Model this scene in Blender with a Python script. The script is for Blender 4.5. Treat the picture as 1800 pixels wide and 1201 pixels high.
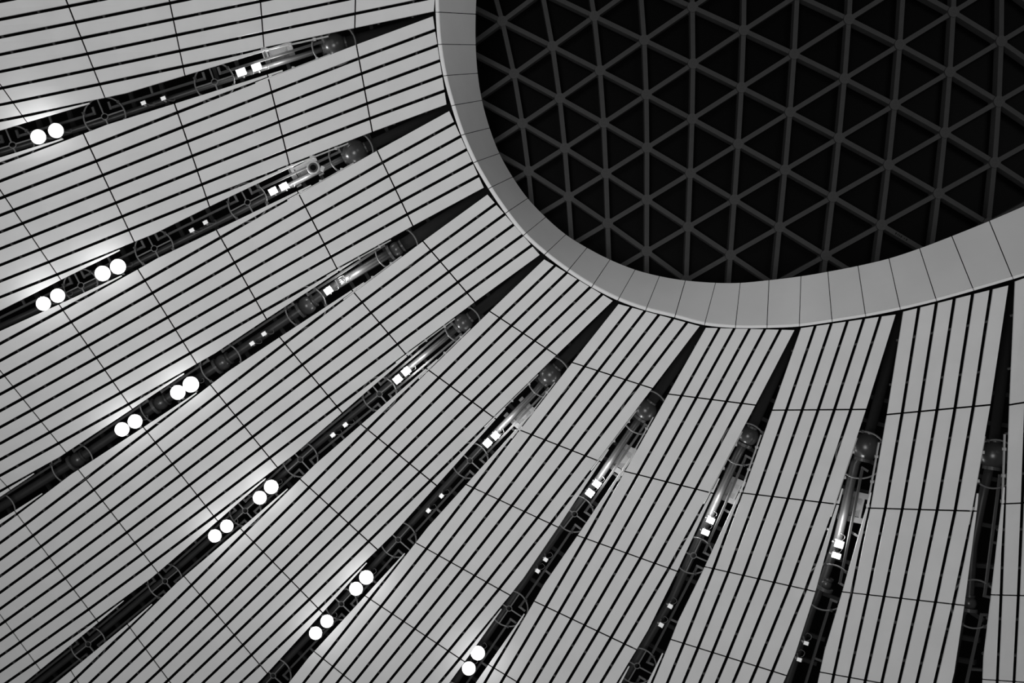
import bpy, bmesh, math, random
from mathutils import Vector, Matrix

random.seed(7)
scene = bpy.context.scene
for o in list(bpy.data.objects):
    bpy.data.objects.remove(o, do_unlink=True)

# ------------------------------------------------------------------ camera
EYE = Vector((0.0, 0.0, 1.6))                 # someone standing in the hall, looking straight up
cam = bpy.data.objects.new('camera', bpy.data.cameras.new('camera'))
scene.collection.objects.link(cam)
cam.data.sensor_fit = 'HORIZONTAL'
cam.data.sensor_width = 36.0
cam.data.lens = 36.0                          # 1800 px focal length on an 1800 px wide frame
cam.data.clip_end = 300
cam.location = EYE
cam.rotation_euler = (math.pi, 0, 0)
scene.camera = cam

# ------------------------------------------------------------------ light
scene.view_settings.view_transform = 'Standard'
scene.view_settings.look = 'None'
scene.view_settings.gamma = 1.0
scene.view_settings.use_curve_mapping = False
scene.view_settings.exposure = 0.0

world = bpy.data.worlds.new('hall_ambient')
scene.world = world
world.use_nodes = True
world.node_tree.nodes['Background'].inputs['Color'].default_value = (1, 1, 1, 1)
world.node_tree.nodes['Background'].inputs['Strength'].default_value = 0.06

def fill_from_below(name, x, y, size, power):  # unseen area light added below to shape brightness on panels and ring
    d = bpy.data.lights.new(name, 'AREA')
    d.shape = 'DISK'; d.size = size; d.energy = power; d.color = (1, 1, 1)
    d.spread = math.radians(115)
    o = bpy.data.objects.new(name, d); scene.collection.objects.link(o)
    o.location = (x, y, 0.2); o.rotation_euler = (math.pi, 0, 0)
    return o
fill_from_below('added_fill_light', -3.6, 3.2, 10.0, 1240)
fill_from_below('added_fill_light', -8.5, -11.5, 10.0, 470)
fill_from_below('added_fill_light', 14.0, -10.0, 8.0, 430)

# ------------------------------------------------------------------ materials
def mat(name, col, rough=0.6, metal=0.0, spec=0.5, noise=0.0, nscale=3.0, emit=None, bump=0.0):
    m = bpy.data.materials.new(name); m.use_nodes = True
    nt = m.node_tree; b = nt.nodes['Principled BSDF']
    b.inputs['Base Color'].default_value = (col, col, col, 1)
    b.inputs['Roughness'].default_value = rough
    b.inputs['Metallic'].default_value = metal
    b.inputs['Specular IOR Level'].default_value = spec
    if noise or bump:
        tc = nt.nodes.new('ShaderNodeTexCoord')
        n = nt.nodes.new('ShaderNodeTexNoise')
        n.inputs['Scale'].default_value = nscale; n.inputs['Detail'].default_value = 6
        nt.links.new(tc.outputs['Object'], n.inputs['Vector'])
        if noise:
            r = nt.nodes.new('ShaderNodeValToRGB')
            r.color_ramp.elements[0].position = 0.3; r.color_ramp.elements[1].position = 0.7
            a = col * (1 - noise); c = min(1, col * (1 + noise))
            r.color_ramp.elements[0].color = (a, a, a, 1); r.color_ramp.elements[1].color = (c, c, c, 1)
            nt.links.new(n.outputs['Fac'], r.inputs['Fac'])
            nt.links.new(r.outputs['Color'], b.inputs['Base Color'])
        if bump:
            bp = nt.nodes.new('ShaderNodeBump'); bp.inputs['Strength'].default_value = bump
            bp.inputs['Distance'].default_value = 0.02
            nt.links.new(n.outputs['Fac'], bp.inputs['Height']); nt.links.new(bp.outputs['Normal'], b.inputs['Normal'])
    if emit:
        b.inputs['Emission Color'].default_value = (1, 1, 1, 1)
        b.inputs['Emission Strength'].default_value = emit
    return m

M = {
    'panel':   mat('panel_white', 0.70, 0.65, spec=0.2, noise=0.035, nscale=1.7),
    'fascia':  mat('fascia_white', 0.68, 0.5, spec=0.2, noise=0.04, nscale=0.9),
    'lip':     mat('lip_white', 0.78, 0.5, spec=0.2),
    'carrier': mat('carrier_grey', 0.05, 0.6, spec=0.2),
    'beam':    mat('skylight_beam', 0.042, 0.7, spec=0.15, noise=0.06, nscale=6),
    'hub':     mat('skylight_hub', 0.05, 0.75, spec=0.15, noise=0.1, nscale=30),
    'pane':    mat('dark_pane', 0.0025, 0.4, spec=0.018),
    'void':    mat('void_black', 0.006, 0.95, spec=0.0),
    'pipe':    mat('pipe_paint', 0.03, 0.42, spec=0.4, noise=0.1, nscale=4),
    'ball':    mat('ball_paint', 0.04, 0.3, spec=0.5, noise=0.08, nscale=5),
    'steel':   mat('galvanised_steel', 0.05, 0.45, spec=0.4),
    'hoop':    mat('hoop_steel', 0.14, 0.4, spec=0.5),
    'grate':   mat('grating_steel', 0.2, 0.5, spec=0.3),
    'housing': mat('lamp_housing', 0.12, 0.4, spec=0.5),
    'bracket': mat('bracket_white', 0.4, 0.45, spec=0.4),
    'cable':   mat('cable_pale', 0.1, 0.5),
    'lens_on': mat('lens_lit', 0.9, 0.2, emit=12.0),
    'lens_off': mat('lens_unlit_glow', 0.75, 0.25, emit=0.22),  # unlit lens; faint emission stands in for its weak reflection
    'purlin':  mat('purlin_dark', 0.02, 0.7, spec=0.1),
    'glare_rim': mat('glare_rim_silver', 0.85, 0.35, spec=0.5),
    'pipe_dark': mat('pipe_dark_tone', 0.012, 0.7, spec=0.08),  # darker tone for the pipe between ring and first ball
    'mark':    mat('stencil_ink', 0.012, 0.9, spec=0.0),
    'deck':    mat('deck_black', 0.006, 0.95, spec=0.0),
}

# ------------------------------------------------------------------ survey of the ceiling
F = 1800.0
def depth(px, py):
    """height of the suspended ceiling above eye level along a sight line (metres)"""
    x = (min(max(px, -250), 2050) - 900) / 900; y = (min(max(py, -250), 1500) - 600) / 900
    q = 1.047 - 0.101 * x + 0.084 * y - 0.168 * x * x - 0.150 * x * y - 0.046 * y * y
    return 24.0 * (0.35 + 0.65 * q)
def ray(px, py, d):
    return Vector(((px - 900) / F * d, (py - 600.5) / F * d, d)) + EYE
def at(px, py, up=0.0):
    """survey station: sight line met 'up' metres above the ceiling surface"""
    return ray(px, py, depth(px, py) + up)
def size(n, px, py, up=0.0):
    return n / F * (depth(px, py) + up)

# ------------------------------------------------------------------ mesh helpers
COL = scene.collection
def link(name, me, m, parent=None):
    o = bpy.data.objects.new(name, me); COL.objects.link(o)
    if m is not None and not me.materials:
        me.materials.append(m)
    if parent is not None:
        o.parent = parent
        o.matrix_parent_inverse = Matrix.Translation(-parent.location)
    return o
def empty(name, loc, label=None, cat=None, group=None, kind=None):
    o = bpy.data.objects.new(name, None); COL.objects.link(o); o.location = loc
    o.empty_display_size = 0.2
    tag(o, label, cat, group, kind); return o
def tag(o, label=None, cat=None, group=None, kind=None):
    if label: o['label'] = label
    if cat: o['category'] = cat
    if group: o['group'] = group
    if kind: o['kind'] = kind
def prism(pts, up):
    """closed slab: polygon pts (seen from below) thickened by the vector up"""
    me = bpy.data.meshes.new('m'); n = len(pts)
    v = [tuple(p) for p in pts] + [tuple(p + up) for p in pts]
    f = [list(range(n))[::-1], list(range(n, 2 * n))] + [[i, (i + 1) % n, n + (i + 1) % n, n + i] for i in range(n)]
    me.from_pydata(v, [], f); me.update()
    bm = bmesh.new(); bm.from_mesh(me); bmesh.ops.recalc_face_normals(bm, faces=bm.faces); bm.to_mesh(me); bm.free()
    return me
class MB:
    def __init__(s): s.v = []; s.f = []
    def tube(s, pts, r, n=10, closed=False, cap=True):
        pts = [Vector(p) for p in pts]; N = len(pts); base = len(s.v); ref = None
        for i, p in enumerate(pts):
            if closed: t = pts[(i + 1) % N] - pts[i - 1]
            else: t = pts[min(i + 1, N - 1)] - pts[max(i - 1, 0)]
            t.normalize()
            if ref is None:
                ref = Vector((0, 0, 1)) if abs(t.z) < 0.9 else Vector((1, 0, 0))
            a = (ref - t * ref.dot(t)).normalized(); b = t.cross(a); ref = a
            rr = r[i] if isinstance(r, (list, tuple)) else r
            for k in range(n):
                th = 2 * math.pi * k / n
                s.v.append(p + a * (rr * math.cos(th)) + b * (rr * math.sin(th)))
        for i in range(N if closed else N - 1):
            for k in range(n):
                i0 = base + i * n; i1 = base + ((i + 1) % N) * n; k1 = (k + 1) % n
                s.f.append((i0 + k, i0 + k1, i1 + k1, i1 + k))
        if cap and not closed:
            s.f.append([base + k for k in range(n)][::-1]); s.f.append([base + (N - 1) * n + k for k in range(n)])
        return s
    def bar(s, p, q, w, h, upv=Vector((0, 0, 1))):
        p = Vector(p); q = Vector(q); t = (q - p).normalized()
        b = t.cross(upv).normalized(); c = b.cross(t).normalized(); base = len(s.v)
        for e in (p, q):
            for x, y in ((-1, -1), (1, -1), (1, 1), (-1, 1)):
                s.v.append(e + b * (w / 2 * x) + c * (h / 2 * y))
        for f in ((0, 1, 2, 3), (7, 6, 5, 4), (0, 4, 5, 1), (1, 5, 6, 2), (2, 6, 7, 3), (3, 7, 4, 0)):
            s.f.append([base + i for i in f])
        return s
    def box(s, c, ax, ay, az):
        base = len(s.v); c = Vector(c)
        for z in (-1, 1):
            for x, y in ((-1, -1), (1, -1), (1, 1), (-1, 1)):
                s.v.append(c + ax * x + ay * y + az * z)
        for f in ((3, 2, 1, 0), (4, 5, 6, 7), (0, 1, 5, 4), (1, 2, 6, 5), (2, 3, 7, 6), (3, 0, 4, 7)):
            s.f.append([base + i for i in f])
        return s
    def disc(s, c, r, h, n=20, ax=Vector((1, 0, 0)), ay=Vector((0, 1, 0)), az=Vector((0, 0, 1)), r2=None):
        base = len(s.v); c = Vector(c); r2 = r if r2 is None else r2
        for z, rr in ((-h / 2, r), (h / 2, r2)):
            for k in range(n):
                th = 2 * math.pi * k / n
                s.v.append(c + az * z + ax * (rr * math.cos(th)) + ay * (rr * math.sin(th)))
        s.f.append([base + k for k in range(n)][::-1]); s.f.append([base + n + k for k in range(n)])
        for k in range(n):
            s.f.append((base + k, base + (k + 1) % n, base + n + (k + 1) % n, base + n + k))
        return s
    def sphere(s, c, r, nu=28, nv=16):
        base = len(s.v); c = Vector(c)
        for j in range(1, nv):
            ph = math.pi * j / nv
            for k in range(nu):
                th = 2 * math.pi * k / nu
                s.v.append(c + Vector((math.sin(ph) * math.cos(th), math.sin(ph) * math.sin(th), math.cos(ph))) * r)
        a = len(s.v); s.v.append(c + Vector((0, 0, r))); b = len(s.v); s.v.append(c - Vector((0, 0, r)))
        for j in range(nv - 2):
            for k in range(nu):
                k1 = (k + 1) % nu
                s.f.append((base + j * nu + k, base + (j + 1) * nu + k, base + (j + 1) * nu + k1, base + j * nu + k1))
        for k in range(nu):
            k1 = (k + 1) % nu
            s.f.append((a, base + k, base + k1)); s.f.append((b, base + (nv - 2) * nu + k1, base + (nv - 2) * nu + k))
        return s
    def build(s, name, m, parent=None, smooth=False):
        me = bpy.data.meshes.new(name); me.from_pydata([tuple(v) for v in s.v], [], s.f); me.update()
        bm = bmesh.new(); bm.from_mesh(me); bmesh.ops.recalc_face_normals(bm, faces=bm.faces); bm.to_mesh(me); bm.free()
        if smooth:
            for p in me.polygons: p.use_smooth = len(p.vertices) <= 4
        return link(name, me, m, parent)
UP = Vector((0, 0, 1))
ORD = ['', 'first', 'second', 'third', 'fourth', 'fifth', 'sixth', 'seventh', 'eighth', 'ninth', 'tenth']

# survey data: seam stations of each bay (left x, y, right x, y)
BAYS = {
    0: [(778.9,-145.5,766.5,21.7), (627.7,-118.3,623.6,51.5), (451.0,-84.6,464.0,85.8), (286.6,-52.6,321.5,116.6), (108.9,-18.1,174.9,148.0), (-91.4,19.7,21.9,179.6), (-258.4,50.4,-100.0,204.0), (-426.7,81.5,-223.7,228.9), (-595.0,112.6,-347.4,253.8)],
    1: [(764.6,24.3,789.3,184.5), (625.9,75.7,654.9,234.1), (470.9,135.4,508.9,290.7), (311.8,197.6,363.1,348.8), (157.2,258.1,225.9,404.1), (-8.5,321.7,85.3,460.6), (-154.9,377.2,-36.2,509.0), (-302.3,433.1,-158.9,557.9), (-449.6,489.1,-281.6,606.9)],
    2: [(792.4,190.8,855.2,330.1), (661.7,262.6,726.7,399.2), (524.4,339.8,592.9,473.6), (387.6,417.6,461.0,548.4), (254.5,493.3,334.0,621.0), (124.9,566.1,211.9,690.5), (-9.8,639.7,87.3,760.2), (-127.4,702.8,-20.5,819.7), (-245.8,766.6,-129.2,879.8), (-364.2,830.3,-237.9,940.0)],
    3: [(858.7,337.6,953.9,447.4), (741.8,422.4,836.2,532.7), (620.7,512.8,713.9,623.5), (500.6,603.9,592.5,715.1), (383.6,693.7,473.9,805.1), (273.4,778.5,361.8,890.1), (164.9,861.3,251.3,973.1), (58.0,941.9,141.9,1053.6), (-45.9,1017.7,35.3,1129.4), (-140.5,1085.8,-62.0,1197.4)],
    4: [(957.5,452.0,1082.4,527.3), (858.8,546.0,980.1,625.8), (752.1,649.9,868.7,734.7), (645.6,755.1,756.6,845.1), (543.3,857.0,647.8,952.2), (446.0,953.7,543.7,1053.9), (351.8,1046.6,441.9,1151.8), (255.1,1140.3,336.5,1250.8), (157.3,1232.6,229.1,1348.7), (60.0,1323.4,122.0,1445.0)],
    5: [(1087.5,530.8,1234.9,570.8), (1003.7,636.6,1149.0,683.7), (911.5,755.4,1052.4,810.8), (832.5,858.1,967.7,920.9), (749.6,965.0,877.2,1035.9), (669.8,1066.4,788.3,1144.9), (585.4,1172.5,693.9,1259.2), (501.2,1278.6,599.7,1373.4), (417.0,1384.7,505.6,1487.7)],
    6: [(1240.3,572.8,1401.5,576.4), (1172.5,692.5,1330.8,712.6), (1096.2,828.5,1249.3,866.6), (1029.2,946.9,1175.8,999.4), (959.5,1066.9,1097.7,1132.3), (888.7,1187.0,1017.9,1264.6), (818.0,1307.1,938.3,1397.1), (747.4,1427.2,858.7,1529.6)],
    7: [(1407.1,572.9,1579.0,547.4), (1355.2,721.3,1525.3,719.9), (1303.8,866.8,1470.6,886.7), (1254.4,1000.2,1416.7,1036.7), (1201.9,1131.5,1358.0,1180.4), (1149.1,1259.1,1298.6,1318.3), (1096.4,1386.7,1239.5,1456.6)],
    8: [(1586.0,543.3,1777.0,494.6), (1556.4,729.4,1744.3,711.7), (1527.8,893.6,1711.7,898.9), (1497.4,1042.8,1676.4,1062.6), (1466.1,1186.4,1639.8,1217.7), (1434.9,1330.6,1603.4,1373.9), (1403.8,1474.9,1567.1,1530.1)],
    9: [(1781.7,489.5,1991.5,413.3), (1771.7,712.7,1978.7,678.6), (1766.2,886.1,1969.5,877.5), (1760.3,1046.6,1958.2,1051.5), (1753.6,1196.7,1945.8,1210.0), (1747.1,1347.8,1933.7,1370.2), (1740.6,1498.8,1921.5,1530.5)],
    -1: [(830.9,-307.7,781.3,-147.6), (669.1,-307.9,630.5,-142.5), (467.3,-304.9,452.4,-134.6), (292.4,-304.0,306.2,-131.7), (77.7,-296.7,133.3,-126.8), (-181.3,-280.3,-64.3,-123.1), (-383.9,-268.5,-215.4,-126.1)],
}
RING_OUT = [(765.7, 21.3), (770.0, 78.0), (779.3, 133.3), (793.3, 186.0), (810.7, 237.7), (832.3, 286.0), (858.7, 331.7), (888.3, 375.0), (920.0, 414.0), (957.3, 447.7), (997.3, 477.7), (1040.0, 505.0), (1086.0, 528.3), (1135.0, 545.7), (1186.0, 558.3), (1238.3, 571.7), (1292.7, 576.7), (1348.3, 576.7), (1405.3, 574.0), (1463.0, 566.0), (1522.0, 556.7), (1583.0, 544.7), (1646.7, 529.3), (1712.0, 511.0), (1781.3, 490.7)]
RING_IN = [(834.3, 25.0), (834.3, 79.0), (837.7, 129.3), (845.3, 177.0), (858.7, 225.7), (876.0, 270.7), (899.3, 312.3), (926.0, 350.0), (957.7, 383.3), (993.3, 414.0), (1030.7, 437.3), (1071.3, 458.3), (1115.7, 476.0), (1158.7, 487.3), (1204.3, 495.0), (1257.7, 499.0), (1301.3, 499.0), (1352.0, 494.3), (1408.3, 487.3), (1455.7, 479.3), (1508.7, 469.0), (1563.3, 456.0), (1617.3, 438.3), (1674.0, 416.7), (1740.0, 390.0)]
LAT = [(0, 0, 1300.93, 203.6), (0, 1, -14.27, 247.83), (0, 2, -4.55, -4.21), (0, 3, 1.99, 1.22), (1, 0, 430.83, -30.37), (1, 1, -35.57, 35.3), (1, 2, 1.07, 7.24), (1, 3, -2.5, -2.93), (2, 0, 50.66, -12.39), (2, 1, 22.74, -7.95), (2, 2, -6.85, 0.53), (3, 0, -11.88, 11.13), (3, 1, 12.87, -8.79), (4, 0, -14.38, 6.46)]
# gaps counted from the upper left: pipe line, ball joints (x, y, r), hoops (x, y, r, with spokes), rails (side, offset)
GAPS = {
 1: dict(pipe=[(776,26),(690,52),(588,79),(547,93),(462,120),(345,158),(185,212),(22,262),(-90,297)], ballidx=2, r_in=9, r=5,
         ball=[(588,79,21)], hoops=[(587,78,38,0),(377,144,34,1),(184,205,35,1),(22,255,35,1)], rails=[(1,11)]),
 2: dict(pipe=[(797,186),(715,225),(624,268),(590,285),(500,331),(430,368),(271,447),(142,510),(40,556),(-80,611)], ballidx=2, r_in=9, r=5.5,
         ball=[(624,268,22)], hoops=[(617,269,39,0),(435,356,34,1),(271,437,33,1),(142,502,29,1)], rails=[(1,11)]),
 3: dict(pipe=[(862,336),(790,380),(697,438),(665,457),(585,505),(540,537),(464,588),(392,637),(283,708),(137,808),(50,862),(-70,935)], ballidx=2, r_in=11, r=8,
         ball=[(697,438,13),(540,537,16),(392,637,14),(283,708,13),(137,808,13)],
         hoops=[(697,437,38,0),(537,540,36,0),(388,639,36,0),(281,710,35,0),(127,815,36,0),(-10,902,36,0)], rails=[(1,16)]),
 4: dict(pipe=[(958,451),(890,508),(815,567),(770,605),(715,650),(667,691),(528,806),(427,898),(290,1018),(155,1130),(60,1205),(-30,1275)], ballidx=2, r_in=9, r=5.5,
         ball=[(815,567,16)], hoops=[(813,570,32,0),(667,693,30,1),(528,808,31,1),(431,898,28,1),(290,1022,31,1),(155,1133,31,1)], rails=[(1,12),(-1,12)]),
 5: dict(pipe=[(1089,532),(1030,592),(967,658),(938,692),(877,755),(826,808),(700,946),(600,1058),(480,1185),(410,1262)], ballidx=2, r_in=9, r=6,
         ball=[(967,658,19)], hoops=[(964,663,37,0),(826,810,32,1),(700,949,32,1),(600,1062,29,1),(480,1188,32,1)], rails=[(-1,13)]),
 6: dict(pipe=[(1238,574),(1190,643),(1135,721),(1108,759),(1054,839),(1003,904),(889,1070),(775,1235),(720,1315)], ballidx=2, r_in=9, r=6.5,
         ball=[(1135,721,19)], hoops=[(1133,725,40,0),(1010,904,33,1),(895,1070,33,1),(785,1230,33,1)], rails=[(-1,13)]),
 7: dict(pipe=[(1402,577),(1362,666),(1315,766),(1297,799),(1255,890),(1215,977),(1183,1050),(1112,1171),(1050,1275)], ballidx=2, r_in=9, r=7.5,
         ball=[(1315,766,18)], hoops=[(1307,781,38,0),(1219,977,33,1),(1120,1171,33,1)], rails=[(-1,14)]),
 8: dict(pipe=[(1584,547),(1556,660),(1522,785),(1503,815),(1473,947),(1451,1010),(1427,1070),(1384,1198),(1345,1310)], ballidx=2, r_in=9, r=8,
         ball=[(1522,785,25),(1452,1026,10)], hoops=[(1514,800,43,0),(1455,1033,42,0),(1385,1250,40,0)], rails=[(-1,14)]),
 9: dict(pipe=[(1780,494),(1765,640),(1744,800),(1726,880),(1710,960),(1703,1060),(1690,1080),(1668,1198),(1650,1290)], ballidx=2, r_in=9, r=8,
         ball=[(1746,800,25),(1703,1060,13)], hoops=[(1748,816,43,0),(1713,1062,42,0),(1672,1270,40,0)], rails=[(-1,14)]),
}
# gap, x, y, width, length
GRATES = [(1,491,95,26,34),(2,538,300,26,34),(5,916,727,26,30),(6,1094,806,26,34),(7,1284,860,26,28),(8,1500,890,30,34)]
LAMPS = [
 (1,424,127,13,17,'lit','lit square floodlight in the first gap, outer one of the pair near the grating',30),
 (1,451,118,13,17,'lit','lit square floodlight in the first gap, inner one beside the grating',30),
 (1,252,181,7,9,'dim','small dim spotlight in the first gap, outer one of the pair',0),
 (1,287,173,7,9,'dim','small dim spotlight in the first gap, inner one of the pair',0),
 (1,68,241,25,25,'glare','glaring round floodlight in the first gap, outer one at the left edge',5),
 (1,99,230,25,25,'glare','glaring round floodlight in the first gap, inner one of the far pair',5),
 (2,480,336,12,15,'lit','lit square floodlight in the second gap, outer one of the pair near the loudspeaker',30),
 (2,499,328,12,15,'lit','lit square floodlight in the second gap, inner one next to the loudspeaker',30),
 (2,337,405,7,9,'dim','small dim spotlight in the second gap, outer one of the pair',0),
 (2,361,391,7,9,'dim','small dim spotlight in the second gap, inner one of the pair',0),
 (2,181,481,26,26,'glare','glaring round floodlight in the second gap, third of the four counted from left',5),
 (2,208,469,26,26,'glare','glaring round floodlight in the second gap, rightmost of the four',5),
 (2,77,534,24,24,'glare','glaring round floodlight in the second gap, leftmost of the four',5),
 (2,102,520,24,24,'glare','glaring round floodlight in the second gap, second of the four counted from left',5),
 (3,577,511,12,14,'lit','lit square floodlight facing down in the third gap, beside one turned sideways',30),
 (3,593,498,12,14,'turned','square floodlight turned sideways on the pipe in the third gap',26),
 (3,464,587,7,9,'dim','small dim spotlight in the third gap, upper one beside a forked cable',0),
 (3,443,604,7,9,'dim','small dim spotlight in the third gap, lower one of the pair',0),
 (3,313,690,25,25,'glare','glaring round floodlight in the third gap, third of the four counted from left',5),
 (3,336,676,27,27,'glare','glaring round floodlight in the third gap, rightmost of the four',5),
 (3,215,755,24,24,'glare','glaring round floodlight in the third gap, leftmost of the four',5),
 (3,238,741,24,24,'glare','glaring round floodlight in the third gap, second of the four counted from left',5),
 (4,699,667,13,15,'lit','lit square floodlight in the fourth gap, lower one of the pair between two rails',30),
 (4,714,653,13,15,'lit','lit square floodlight in the fourth gap, upper one of the pair between two rails',30),
 (4,585,765,7,9,'dim','small dim spotlight in the fourth gap, lower one of the pair',0),
 (4,607,747,7,9,'dim','small dim spotlight in the fourth gap, upper one of the pair',0),
 (4,477,856,24,24,'glare','glaring round floodlight in the fourth gap, uppermost of the four',5),
 (4,457,875,23,23,'glare','glaring round floodlight in the fourth gap, second of the four from the top',5),
 (4,399,925,22,22,'glare','glaring round floodlight in the fourth gap, third of the four from the top',5),
 (4,378,942,22,22,'glare','glaring round floodlight in the fourth gap, lowest of the four',5),
 (5,857,779,13,14,'lit','lit square floodlight in the fifth gap, lower one of the pair under the grating',30),
 (5,871,766,13,13,'lit','lit square floodlight in the fifth gap, upper one of the pair with coiled cable',30),
 (5,776,872,7,8,'dim','small dim spotlight in the fifth gap, upper one of the pair',0),
 (5,753,898,7,8,'dim','small dim spotlight in the fifth gap, lower one of the pair',0),
 (5,644,1015,24,24,'glare','glaring round floodlight in the fifth gap, uppermost of the four',5),
 (5,626,1035,23,23,'glare','glaring round floodlight in the fifth gap, second of the four from the top',5),
 (5,575,1092,22,22,'glare','glaring round floodlight in the fifth gap, third of the four from the top',5),
 (5,555,1113,22,22,'glare','glaring round floodlight in the fifth gap, lowest of the four',5),
 (6,1037,867,14,13,'lit','lit square floodlight in the sixth gap, lower one of the pair',30),
 (6,1049,851,14,12,'lit','lit square floodlight in the sixth gap, upper one of the pair',30),
 (6,959,984,8,7,'dim','small dim spotlight in the sixth gap, upper one of the pair',0),
 (6,945,1004,8,7,'dim','small dim spotlight in the sixth gap, lower one of the pair',0),
 (6,840,1148,24,24,'glare','glaring round floodlight in the sixth gap at the bottom edge, upper one',5),
 (6,824,1175,23,23,'glare','glaring round floodlight in the sixth gap at the bottom edge, lower one',5),
 (7,1240,936,14,10,'lit','lit square floodlight in the seventh gap, lower one of the pair',30),
 (7,1249,915,14,11,'lit','lit square floodlight in the seventh gap, upper one of the pair',30),
 (7,1178,1066,9,8,'dim','small dim spotlight in the seventh gap, upper one of the pair',0),
 (7,1162,1099,9,8,'dim','small dim spotlight in the seventh gap, lower one of the pair',0),
 (8,1475,957,16,13,'lit','lit square floodlight in the eighth gap, upper one tilted below the grating',30),
 (8,1470,977,16,10,'lit','lit square floodlight in the eighth gap, lower one of the pair',30),
 (8,1417,1131,9,7,'dim','small dim spotlight in the eighth gap, upper one of the pair',0),
 (8,1405,1160,9,7,'dim','small dim spotlight in the eighth gap, lower one of the pair',0),
]

# ------------------------------------------------------------------ black roof deck, and unseen screens added to keep side light out
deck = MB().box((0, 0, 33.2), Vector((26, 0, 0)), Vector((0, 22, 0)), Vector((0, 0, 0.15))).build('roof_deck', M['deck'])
tag(deck, 'black roof deck above the suspended ceiling', None, None, 'structure')
for nm, c, ax, ay in (('void_screen_left', (-25.8, 0, 26.5), (0.2, 0, 0), (0, 22, 0)), ('void_screen_right', (25.8, 0, 26.5), (0.2, 0, 0), (0, 22, 0)),
                      ('void_screen_back', (0, -21.8, 26.5), (26, 0, 0), (0, 0.2, 0)), ('void_screen_front', (0, 21.8, 26.5), (26, 0, 0), (0, 0.2, 0))):
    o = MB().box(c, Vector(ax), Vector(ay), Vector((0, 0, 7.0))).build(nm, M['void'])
    tag(o, 'unseen black screen added to keep side light out of the void', None, None, 'structure')

# ------------------------------------------------------------------ ceiling bays of strip panels
SLOT = 0.105                                     # half a slot, as a share of the strip pitch
T1, TS = 1.62, 2.37                             # where the first extra strip starts, seams per further strip
def clip_u(t): return 3.0 + (t - T1) / TS
def net(f, t, u):
    rows = BAYS[f]; i = min(int(t), len(rows) - 2); w = t - i
    def pt(r):
        a = at(r[0], r[1]); b = at(r[2], r[3]); return a + (b - a) * ((u + 3) / 6)
    return pt(rows[i]) * (1 - w) + pt(rows[i + 1]) * w
BAY_LABEL = [
    'pale slatted ceiling bay at the top left corner, above the first dark gap',
    'pale slatted ceiling bay between the first and second dark gaps from the top left',
    'pale slatted ceiling bay between the second and third dark gaps from the top left',
    'pale slatted ceiling bay between the third and fourth dark gaps from the top left',
    'pale slatted ceiling bay between the fourth and fifth dark gaps, running to lower left',
    'pale slatted ceiling bay between the fifth and sixth dark gaps from the top left',
    'pale slatted ceiling bay between the sixth and seventh dark gaps from the top left',
    'pale slatted ceiling bay between the seventh and eighth dark gaps from the top left',
    'pale slatted ceiling bay between the eighth and ninth dark gaps, near the right edge',
    'pale slatted ceiling bay at the right edge, beyond the ninth dark gap',
]
SEAM = 0.008
for f in list(range(10)) + [-1]:
    tm = len(BAYS[f]) - 1
    root = empty('ceiling', net(f, 0, 0), BAY_LABEL[f] if f >= 0 else 'pale slatted ceiling bay just beyond the top edge', None, None, 'structure')
    def panel(poly):
        pts = [net(f, t, u) for t, u in poly]
        # side the polygon so that it winds the same way for every bay
        link('panel', prism(pts, UP * 0.03), M['panel'], root)
    for i in range(tm):
        ta = i + (0.03 if i == 0 else SEAM); tb = i + 1 - SEAM
        for k in range(-3, 3):
            panel([(ta, k + SLOT), (tb, k + SLOT), (tb, k + 1 - SLOT), (ta, k + 1 - SLOT)])
        for k in range(3, 8):
            ts = T1 + TS * (k + 0.09 - 3)
            t0 = max(ta, ts)
            if t0 > tb - 0.05: break
            full = T1 + TS * (k + 1 - SLOT - 3)
            for s in (1, -1):
                e = [(t0, min(clip_u(t0), k + 1 - SLOT))]
                if t0 < full < tb: e.append((full, k + 1 - SLOT))
                e.append((tb, min(clip_u(tb), k + 1 - SLOT)))
                def inner(t): return k + 0.02 + (SLOT - 0.02) * min(1.0, (t - ts) / 0.7)
                poly = [(tb, inner(tb))] + ([(ts + 0.7, k + SLOT)] if t0 < ts + 0.7 < tb else []) + [(t0, inner(t0))] + e
                panel([(t, s * u) for t, u in poly])
        # carrier rails across the backs of the panels, glimpsed through the slots
        for w in (0.3, 0.72):
            t = i + w; h = max(3 - SLOT - 0.02, clip_u(t) - 0.12)
            mb = MB().bar(net(f, t, -h) + UP * 0.16, net(f, t, h) + UP * 0.16, 0.045, 0.05)
            mb.build('carrier_rail', M['carrier'], root)
    # edge rails behind the first tapered strips
    for s in (1, -1):
        mb = MB().bar(net(f, 1.30, s * 3.0) + UP * 0.10, net(f, 2.15, s * 3.0) + UP * 0.10, 0.025, 0.05)
        mb.build('edge_rail', M['bracket'], root)
        for t in (1.45, 1.72, 1.98):
            MB().box(net(f, t, s * 3.02) + UP * 0.08, Vector((0.03, 0, 0)), Vector((0, 0.03, 0)), UP * 0.03).build('clip', M['bracket'], root)

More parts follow.
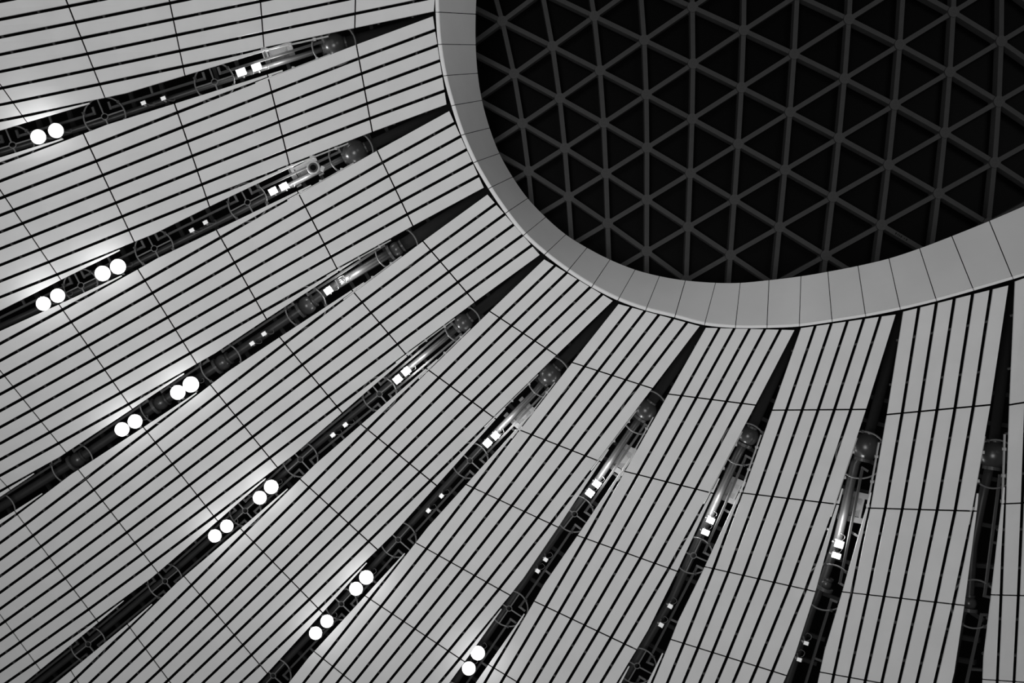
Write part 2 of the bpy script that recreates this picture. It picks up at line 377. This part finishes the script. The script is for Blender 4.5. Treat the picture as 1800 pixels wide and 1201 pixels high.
# ------------------------------------------------------------------ ring of fascia panels round the oculus
def extend(pts, n):
    p = [Vector(q) for q in pts]
    for _ in range(n):
        p.append(p[-1] + (p[-1] - p[-2]) + ((p[-1] - p[-2]) - (p[-3] - p[-4])) * 0.4)
    p.reverse()
    for _ in range(n):
        p.append(p[-1] + (p[-1] - p[-2]) + ((p[-1] - p[-2]) - (p[-3] - p[-4])) * 0.4)
    p.reverse(); return p
RO = extend(RING_OUT, 4); RI = extend(RING_IN, 4)
NR = len(RO)
def rise(k): return max(0.2, 0.85 + 0.95 * max(0.0, 1 - abs(k - 9) / 13.0) - 0.02 * max(0, k - 19))
ring = empty('trim_1', at(*RO[NR // 2]), 'smooth grey ring of fascia panels curving round the dark triangular skylight', None, None, 'structure')
oo = [at(p.x, p.y, -0.02) for p in RO]
ii = [at(p.x, p.y, rise(k)) for k, p in enumerate(RI)]
ll = []                                         # inner edge of the lip
for k in range(NR):
    d = (RI[k] - RO[k]).normalized(); q = RO[k] + d * 4.6
    ll.append(at(q.x, q.y, -0.02))
def curve(a, k, w):
    # smooth run of the ring edge between two seams
    p0 = a[max(k - 1, 0)]; p1 = a[k]; p2 = a[k + 1]; p3 = a[min(k + 2, NR - 1)]
    return 0.5 * ((2 * p1) + (p2 - p0) * w + (2 * p0 - 5 * p1 + 4 * p2 - p3) * w * w + (3 * p1 - p0 - 3 * p2 + p3) * w ** 3)
for k in range(NR - 1):
    def mix(a, w): return a[k] * (1 - w) + a[k + 1] * w
    w0 = 0.014
    me = bpy.data.meshes.new('fascia_panel'); n = 6; vs = []; fs = []
    tilt = (mix(oo, .5) - mix(ii, .5)).cross(mix(oo, 1) - mix(oo, 0)).normalized() * 0.03
    for lay in (0, 1):
        for a in range(n + 1):
            w = w0 + (1 - 2 * w0) * a / n
            for c in range(n + 1):
                vs.append(curve(ll, k, w) * (1 - c / n) + curve(ii, k, w) * (c / n) + tilt * lay)
    N1 = (n + 1) ** 2
    for a in range(n):
        for c in range(n):
            q = [a * (n + 1) + c, (a + 1) * (n + 1) + c, (a + 1) * (n + 1) + c + 1, a * (n + 1) + c + 1]
            fs.append(q); fs.append([N1 + i for i in q[::-1]])
    rim = [c for c in range(n + 1)] + [a * (n + 1) + n for a in range(1, n + 1)] + [n * (n + 1) + c for c in range(n - 1, -1, -1)] + [a * (n + 1) for a in range(n - 1, 0, -1)]
    for x, y in zip(rim, rim[1:] + rim[:1]): fs.append([x, y, N1 + y, N1 + x])
    me.from_pydata([tuple(v) for v in vs], [], fs); me.update()
    bm = bmesh.new(); bm.from_mesh(me); bmesh.ops.recalc_face_normals(bm, faces=bm.faces); bm.to_mesh(me); bm.free()
    bm = bmesh.new(); bm.from_mesh(me); bm.verts.ensure_lookup_table()
    rs = set(rim) | {N1 + i for i in rim}
    for ed in bm.edges:
        ed.smooth = not (ed.verts[0].index in rs and ed.verts[1].index in rs)
    for fc in bm.faces: fc.smooth = True
    bm.to_mesh(me); bm.free()
    link('fascia_panel', me, M['fascia'], ring)
    ws = [w0 + (1 - 2 * w0) * a / 4 for a in range(5)]
    link('lip', prism([curve(oo, k, w) for w in ws] + [curve(ll, k, w) for w in ws[::-1]], UP * 0.05), M['lip'], ring)

# ------------------------------------------------------------------ triangular skylight over the oculus
def lat(c, j):
    x = (c - 5) / 5.0; y = (j - 2) / 2.5
    px = sum(u * x ** a * y ** b for a, b, u, v in LAT); py = sum(v * x ** a * y ** b for a, b, u, v in LAT)
    return px, py
def sky_d(px, py):
    return 27.6 - 2.4 * (px - 850) / 950
sky = empty('window_1', ray(1350, 200, sky_d(1350, 200)), 'dark triangular lattice skylight inside the pale ring', None, None, 'structure')
poly_in = [(p.x, p.y) for p in RI]
def inside(px, py, grow):
    # keep nodes up to 'grow' px outside the ring's inner edge
    best = 1e9; n = 0
    for k in range(NR - 1):
        a = RI[k]; b = RI[k + 1]; ab = b - a; w = max(0, min(1, (Vector((px, py)) - a).dot(ab) / ab.length_squared))
        q = a + ab * w; dd = (Vector((px, py)) - q).length
        if dd < best:
            best = dd; side = ab.x * (py - a.y) - ab.y * (px - a.x)
    return side < 0 or best < grow
nodes = {}
for ci in range(-2, 14):
    for h in range(-4, 13):
        j = h if ci % 2 == 0 else h + 0.5
        px, py = lat(ci, j)
        if -190 < py < 640 and 760 < px < 2000 and inside(px, py, 75):
            nodes[(ci, j)] = (px, py)
npos = {k: ray(p[0], p[1], sky_d(*p)) for k, p in nodes.items()}
BW, BH = 0.118, 0.26
edges = []
for (c, j) in nodes:
    for q in ((c, j + 1), (c + 1, j + 0.5), (c + 1, j - 0.5)):
        if q in nodes: edges.append(((c, j), q))
for a, b in edges:
    p, q = npos[a], npos[b]
    t = (q - p).normalized()
    MB().bar(p + t * 0.12 + UP * BH / 2, q - t * 0.12 + UP * BH / 2, BW, BH).build('beam', M['beam'], sky)
hubme = MB().disc((0, 0, 0.14), 0.14, 0.32, 18)
first = None
for k, p in npos.items():
    if first is None:
        first = hubme.build('hub', M['hub'], sky); first.location = p - sky.location; first.matrix_parent_inverse = Matrix.Identity(4)
    else:
        o = first.copy(); COL.objects.link(o); o.parent = sky; o.matrix_parent_inverse = Matrix.Identity(4); o.location = p - sky.location
for (c, j) in nodes:
    for tri in (((c, j), (c, j + 1), (c + 1, j + 0.5)), ((c, j), (c + 1, j - 0.5), (c + 1, j + 0.5))):
        if all(t in nodes for t in tri):
            P = [npos[t] + UP * 0.42 for t in tri]; g = sum(P, Vector()) / 3
            P = [g + (p - g) * 0.985 + UP * 0.0 for p in P]
            link('pane', prism(P, UP * 0.03), M['pane'], sky)
# faint stencilled characters on one beam
a, b = npos.get((8, 4)), npos.get((9, 4.5))
if a and b:
    t = (b - a).normalized(); s = t.cross(UP).normalized(); mb = MB()
    for x, w, hgt in ((0.36, .03, .05), (0.415, .025, .04), (0.46, .02, .055), (0.51, .03, .05), (0.60, .02, .03), (0.66, .03, .05)):
        c = a + t * (x + 0.05) * 1.0 - UP * 0.003
        mb.box(c, t * w * .5, s * hgt * .5, UP * 0.002)
    mb.build('stencil_mark', M['mark'], sky)

# ------------------------------------------------------------------ pipe trusses in the dark gaps
PLACE = ['', 'first (topmost)', 'second', 'third', 'fourth', 'fifth', 'sixth', 'seventh', 'eighth', 'ninth (rightmost)']
def gapdir(g, px, py):
    # direction outward along the gap at a place
    pts = GAPS[g]['pipe']
    best = None
    for a, b in zip(pts, pts[1:]):
        a = Vector(a); b = Vector(b); w = max(0, min(1, (Vector((px, py)) - a).dot(b - a) / (b - a).length_squared))
        d = (a + (b - a) * w - Vector((px, py))).length
        if best is None or d < best[0]: best = (d, (b - a).normalized())
    return best[1]
PIPE_UP, HOOP_UP, RAIL_UP = 0.95, 0.55, 0.72
for g in sorted(GAPS):
    G = GAPS[g]
    x0, y0 = G['ball'][0][:2] if G['ball'] else G['pipe'][1]
    root = empty('pipe_truss', at(x0, y0, PIPE_UP), '%s truss of dark pipe, hoops and rails in the %s gap from upper left' % (
        {True: 'ball-jointed', False: 'slender'}[len(G['ball']) > 0], PLACE[g].replace(' (topmost)', '').replace(' (rightmost)', '')), 'roof truss', 'pipe trusses in the ceiling gaps')
    pts = [at(x, y, PIPE_UP) for x, y in G['pipe']]
    bi = G['ballidx']
    MB().tube(pts[:bi + 1], size(G['r_in'], x0, y0, PIPE_UP), 20).build('pipe', M['pipe_dark'], root, True)
    MB().tube(pts[bi:], size(G['r'], x0, y0, PIPE_UP), 18).build('pipe', M['pipe'], root, True)
    for bx, by, br in G['ball']:
        c = at(bx, by, PIPE_UP); r = size(br, bx, by, PIPE_UP)
        ball = MB().sphere(c, r).build('ball_joint', M['ball'], root, True)
        d = gapdir(g, bx, by); e = (at(bx + d.x * 30, by + d.y * 30, PIPE_UP) - c).normalized()
        s = e.cross(UP).normalized(); n = s.cross(e)
        rp = size(G['r'], bx, by, PIPE_UP)
        MB().disc(c + e * r * 0.93, rp * 1.5 + 0.04, 0.07, 24, s, n, e).build('collar', M['steel'], ball)
        MB().disc(c - e * r * 0.93, size(G['r_in'], bx, by, PIPE_UP) * 1.1, 0.05, 24, s, n, e).build('collar', M['pipe'], ball)
    hs = G['hoops']
    for n, (hx, hy, hr, cross) in enumerate(hs):
        c = at(hx, hy, HOOP_UP); d = gapdir(g, hx, hy)
        e = (at(hx + d.x * 30, hy + d.y * 30, HOOP_UP) - c).normalized(); s = e.cross(UP).normalized()
        R = size(hr, hx, hy, HOOP_UP)
        hoop = MB().tube([c + e * (R * math.cos(2 * math.pi * k / 40)) + s * (R * math.sin(2 * math.pi * k / 40)) for k in range(40)], 0.019, 8, True).build('hoop', M['hoop'], root, True)
        for a in (0.5, 2.64, 3.64, 5.78):
            q = c + e * (R * math.cos(a)) + s * (R * math.sin(a))
            MB().box(q, e * 0.03, s * 0.03, UP * 0.035).build('clamp', M['steel'], hoop)
        if cross:
            MB().bar(c - e * R, c - e * 0.075, 0.028, 0.028).build('spoke', M['hoop'], hoop)
            MB().bar(c + e * 0.075, c + e * R, 0.028, 0.028).build('spoke', M['hoop'], hoop)
            MB().bar(c - s * R * 1.05, c - s * 0.075, 0.03, 0.03).build('spoke', M['hoop'], hoop)
            MB().bar(c + s * 0.075, c + s * R * 1.05, 0.03, 0.03).build('spoke', M['hoop'], hoop)
            MB().tube([c + e * (0.07 * math.cos(2 * math.pi * k / 16)) + s * (0.07 * math.sin(2 * math.pi * k / 16)) for k in range(16)], 0.011, 6, True).build('eye_ring', M['hoop'], hoop, True)
    # rails from hoop to hoop, each end turned up to the roof steel
    for sd, off in G['rails']:
        for n in range(len(hs)):
            hx, hy, hr, _ = hs[n]
            d = gapdir(g, hx, hy)
            if n + 1 < len(hs): kx, ky, kr, _ = hs[n + 1]
            else: kx, ky, kr = hx + d.x * 190, hy + d.y * 190, hr
            nrm = Vector((-d.y, d.x)) * sd          # across, in the picture plane of the survey
            a = Vector((hx, hy)) + d * (hr * 0.42) + nrm * off
            b = Vector((kx, ky)) - d * (kr * 0.42) + nrm * off
            A = at(a.x, a.y, RAIL_UP); B = at(b.x, b.y, RAIL_UP)
            A2 = at(a.x + nrm.x * 12, a.y + nrm.y * 12, RAIL_UP); B2 = at(b.x + nrm.x * 12, b.y + nrm.y * 12, RAIL_UP)
            rail = MB().bar(A, B, 0.05, 0.05).build('rail', M['steel'], root)
            MB().bar(A + (A - A2).normalized() * 0.03, A2, 0.05, 0.05).build('elbow', M['steel'], rail)
            MB().bar(B + (B - B2).normalized() * 0.03, B2, 0.05, 0.05).build('elbow', M['steel'], rail)
            m1 = a + (b - a) * 0.55
            MB().bar(at(m1.x, m1.y, RAIL_UP + 0.05), at(m1.x + nrm.x * 22, m1.y + nrm.y * 22, RAIL_UP + 0.05), 0.05, 0.05).build('strut', M['steel'], rail)
    # cross purlins deeper in the void
    P = G['pipe']
    for n in range(len(P) - 1):
        a = Vector(P[n]); b = Vector(P[n + 1]); L = (b - a).length; d = (b - a) / L; nn = Vector((-d.y, d.x))
        for w in ([0.33, 0.66] if L > 90 else [0.5]):
            q = a + (b - a) * w
            MB().bar(at(q.x - nn.x * 40, q.y - nn.y * 40, 2.0), at(q.x + nn.x * 40, q.y + nn.y * 40, 2.0), 0.09, 0.12).build('purlin', M['purlin'], root)

# ------------------------------------------------------------------ perforated gratings beside the first lamps
def grating(g, px, py, w, l):
    d = gapdir(g, px, py); c = at(px, py, 1.4)
    e = (at(px + d.x * 30, py + d.y * 30, 1.4) - c).normalized(); s = e.cross(UP).normalized()
    W = size(w, px, py, 1.4) / 2; L = size(l, px, py, 1.4) / 2
    root = empty('catwalk_grating', c, 'perforated steel grating with two crossbars above the lit lamps, %s gap from upper left' % ORD[g], 'grating', 'gratings above the lamps')
    MB().bar(c - e * L * 1.25 - s * W * 1.5, c - e * L * 1.25 + s * W * 1.5, 0.13, 0.05).build('crossbar', M['grate'], root)
    MB().bar(c + e * L * 1.35 - s * W * 1.5, c + e * L * 1.35 + s * W * 1.5, 0.13, 0.05).build('crossbar', M['grate'], root)
    MB().bar(c - e * L * 1.3 + s * W, c + e * L * 1.3 + s * W, 0.04, 0.04).build('side_bar', M['grate'], root)
    MB().bar(c - e * L * 1.3 - s * W, c + e * L * 1.3 - s * W, 0.04, 0.04).build('side_bar', M['grate'], root)
    mb = MB(); n = 9
    for k in range(-n, n + 1):
        x = k / n
        for sg in (1, -1):
            p = Vector((x, -1)); q = Vector((x + sg * 0.9, 1))
            ts = []
            if abs(q.x) > 1:
                w2 = ((1 if q.x > 0 else -1) - p.x) / (q.x - p.x); q = p + (q - p) * w2
            if (q - p).length > 0.05:
                mb.bar(c + e * L * p.x + s * W * p.y, c + e * L * q.x + s * W * q.y, 0.014, 0.012)
    mb.build('mesh_sheet', M['grate'], root)
for a in GRATES: grating(*a)

# ------------------------------------------------------------------ floodlights
def floodlight(g, px, py, px_w, px_h, kind, label, power, tilt=0.0):
    d = gapdir(g, px, py)
    up = {'glare': 0.16, 'lit': 0.30, 'dim': 0.34, 'turned': 0.30}[kind]
    c = at(px, py, up)
    e = (at(px + d.x * 30, py + d.y * 30, up) - c).normalized(); s = e.cross(UP).normalized()
    dn = (EYE - c).normalized()
    if kind in ('glare', 'lit', 'dim'):
        n = (Vector((0, 0, -1)) + dn * 0.6 + e * tilt).normalized()
    else:
        n = e
    ax = (s - n * s.dot(n)).normalized(); ay = n.cross(ax).normalized()
    W = size(px_w, px, py, up) / 2; H = size(px_h, px, py, up) / 2
    root = empty('floodlight', c, label, 'floodlight', {'glare': 'glaring floodlights', 'lit': 'lit square floodlights', 'turned': 'lit square floodlights', 'dim': 'small dim spotlights'}[kind])
    lensm = M['lens_off'] if kind == 'dim' else M['lens_on']
    rnd = 24 if kind == 'glare' else 4
    # housing: tapered body behind the lens, bezel round it
    mb = MB()
    if kind == 'glare':  # disc made wider than the lamp to imitate its bloom
        mb.disc(c - n * 0.07, W * 1.02, 0.10, 24, ax, ay, -n, W * 0.7)
        mb.build('housing', M['housing'], root)
        MB().disc(c - n * 0.002, W * 0.80, 0.03, 24, ax, ay, n, W * 0.76).build('lens', lensm, root)
        rf = MB()  # pale rim added to soften the disc edge like glare
        for k in range(24):
            a0 = 2 * math.pi * k / 24; a1 = 2 * math.pi * (k + 1) / 24; i0 = len(rf.v)
            for ang in (a0, a1):
                for rr, hh in ((W * 0.8, -0.005), (W * 1.04, 0.035), (W * 1.04, 0.028), (W * 0.8, -0.012)):
                    rf.v.append(c + ax * (rr * math.cos(ang)) + ay * (rr * math.sin(ang)) + n * hh)
            rf.f.append((i0, i0 + 1, i0 + 5, i0 + 4)); rf.f.append((i0 + 1, i0 + 2, i0 + 6, i0 + 5)); rf.f.append((i0 + 2, i0 + 3, i0 + 7, i0 + 6))
        rf.build('glare_rim', M['glare_rim'], root)
    else:
        mb.box(c - n * 0.05, ax * W, ay * H, n * 0.035)
        mb.build('housing', M['housing'], root)
        for k in (-0.5, 0, 0.5):
            MB().box(c - n * 0.10 + ax * W * k, ax * 0.008, ay * H * 0.8, n * 0.02).build('cooling_fin', M['housing'], root)
        fr = MB()
        for sx, sy, aa, bb in ((1, 0, .06, 1), (-1, 0, .06, 1), (0, 1, 1, .06), (0, -1, 1, .06)):
            fr.box(c - n * 0.008 + ax * W * sx * 0.97 + ay * H * sy * 0.97, ax * W * aa, ay * H * bb, n * 0.012)
        fr.build('bezel', M['bracket'] if kind != 'dim' else M['housing'], root)
        MB().box(c - n * 0.004, ax * W * 0.9, ay * H * 0.9, n * 0.006).build('lens', lensm, root)
    # yoke up to the pipe
    yk = MB()
    for sx in (1, -1):
        yk.bar(c - n * 0.05 + ax * W * 1.12 * sx, c - n * 0.21 + ax * W * 1.12 * sx, 0.018, 0.03, ay)
    yk.bar(c - n * 0.21 - ax * W * 1.12, c - n * 0.21 + ax * W * 1.12, 0.03, 0.018, ay)
    yk.build('yoke', M['bracket'], root)
    # stem up to the underside of the pipe
    best = None; P = [at(x, y, PIPE_UP) for x, y in GAPS[g]['pipe']]; rp = size(GAPS[g]['r'], px, py, PIPE_UP)
    top = c - n * 0.22
    for a, b in zip(P, P[1:]):
        w = max(0, min(1, (top - a).dot(b - a) / (b - a).length_squared)); q = a + (b - a) * w
        if best is None or (q - top).length < best[0]: best = ((q - top).length, q)
    dr = (best[1] - top).normalized()
    MB().bar(top, best[1] - dr * (rp + 0.012), 0.03, 0.03, s).build('stem', M['housing'], root)
    # cable looping up beside the stem
    k0 = c - n * 0.085 - e * H * 0.6
    cb = [k0, k0 - e * 0.07 + s * 0.08, k0 - e * 0.15 + s * 0.10 + UP * 0.05, k0 - e * 0.17 + s * 0.02 + UP * 0.11, k0 - e * 0.10 + UP * 0.15]
    sm = []
    for i in range(len(cb) - 1):
        for w in (0, .25, .5, .75):
            p0 = cb[max(i - 1, 0)]; p1 = cb[i]; p2 = cb[i + 1]; p3 = cb[min(i + 2, len(cb) - 1)]
            sm.append(0.5 * ((2 * p1) + (p2 - p0) * w + (2 * p0 - 5 * p1 + 4 * p2 - p3) * w * w + (3 * p1 - p0 - 3 * p2 + p3) * w ** 3))
    MB().tube(sm, 0.007, 6).build('cable', M['cable'], root, True)
    if power:
        l = bpy.data.lights.new('lamp_glow', 'POINT'); l.energy = power; l.shadow_soft_size = 0.05; l.color = (1, 1, 1)
        lo = bpy.data.objects.new('lamp_glow', l); COL.objects.link(lo); lo.parent = root
        lo.location = n * 0.65 if kind == 'glare' else UP * 0.30 - e * 0.42
for L in LAMPS: floodlight(*L)

# ------------------------------------------------------------------ round loudspeaker hung in the second gap
sp = empty('loudspeaker', at(551, 295, 0.38), 'round black horn loudspeaker with bright rim hanging in the second gap from upper left', 'loudspeaker')
c = at(551, 295, 0.38); r = size(10, 551, 295, 0.38)
MB().disc(c + UP * 0.10, r * 0.95, 0.22, 28, r2=r * 0.6).build('horn_body', M['ball'], sp)
MB().tube([c + Vector((r * math.cos(2 * math.pi * k / 32), r * math.sin(2 * math.pi * k / 32), -0.02)) for k in range(32)], 0.022, 8, True).build('rim', M['bracket'], sp, True)
MB().disc(c - UP * 0.025, r * 0.5, 0.05, 24).build('cone', M['void'], sp)
MB().tube([c + Vector((r * .62 * math.cos(2 * math.pi * k / 32), r * .62 * math.sin(2 * math.pi * k / 32), -0.03)) for k in range(32)], 0.012, 8, True).build('inner_ring', M['steel'], sp, True)
q = at(567, 297, 0.38)
MB().box(q, Vector((0.04, 0.02, 0)), Vector((-0.02, 0.055, 0)), UP * 0.04).build('bracket', M['bracket'], sp)
MB().bar(c + UP * 0.02, q, 0.03, 0.03).build('arm', M['steel'], sp)
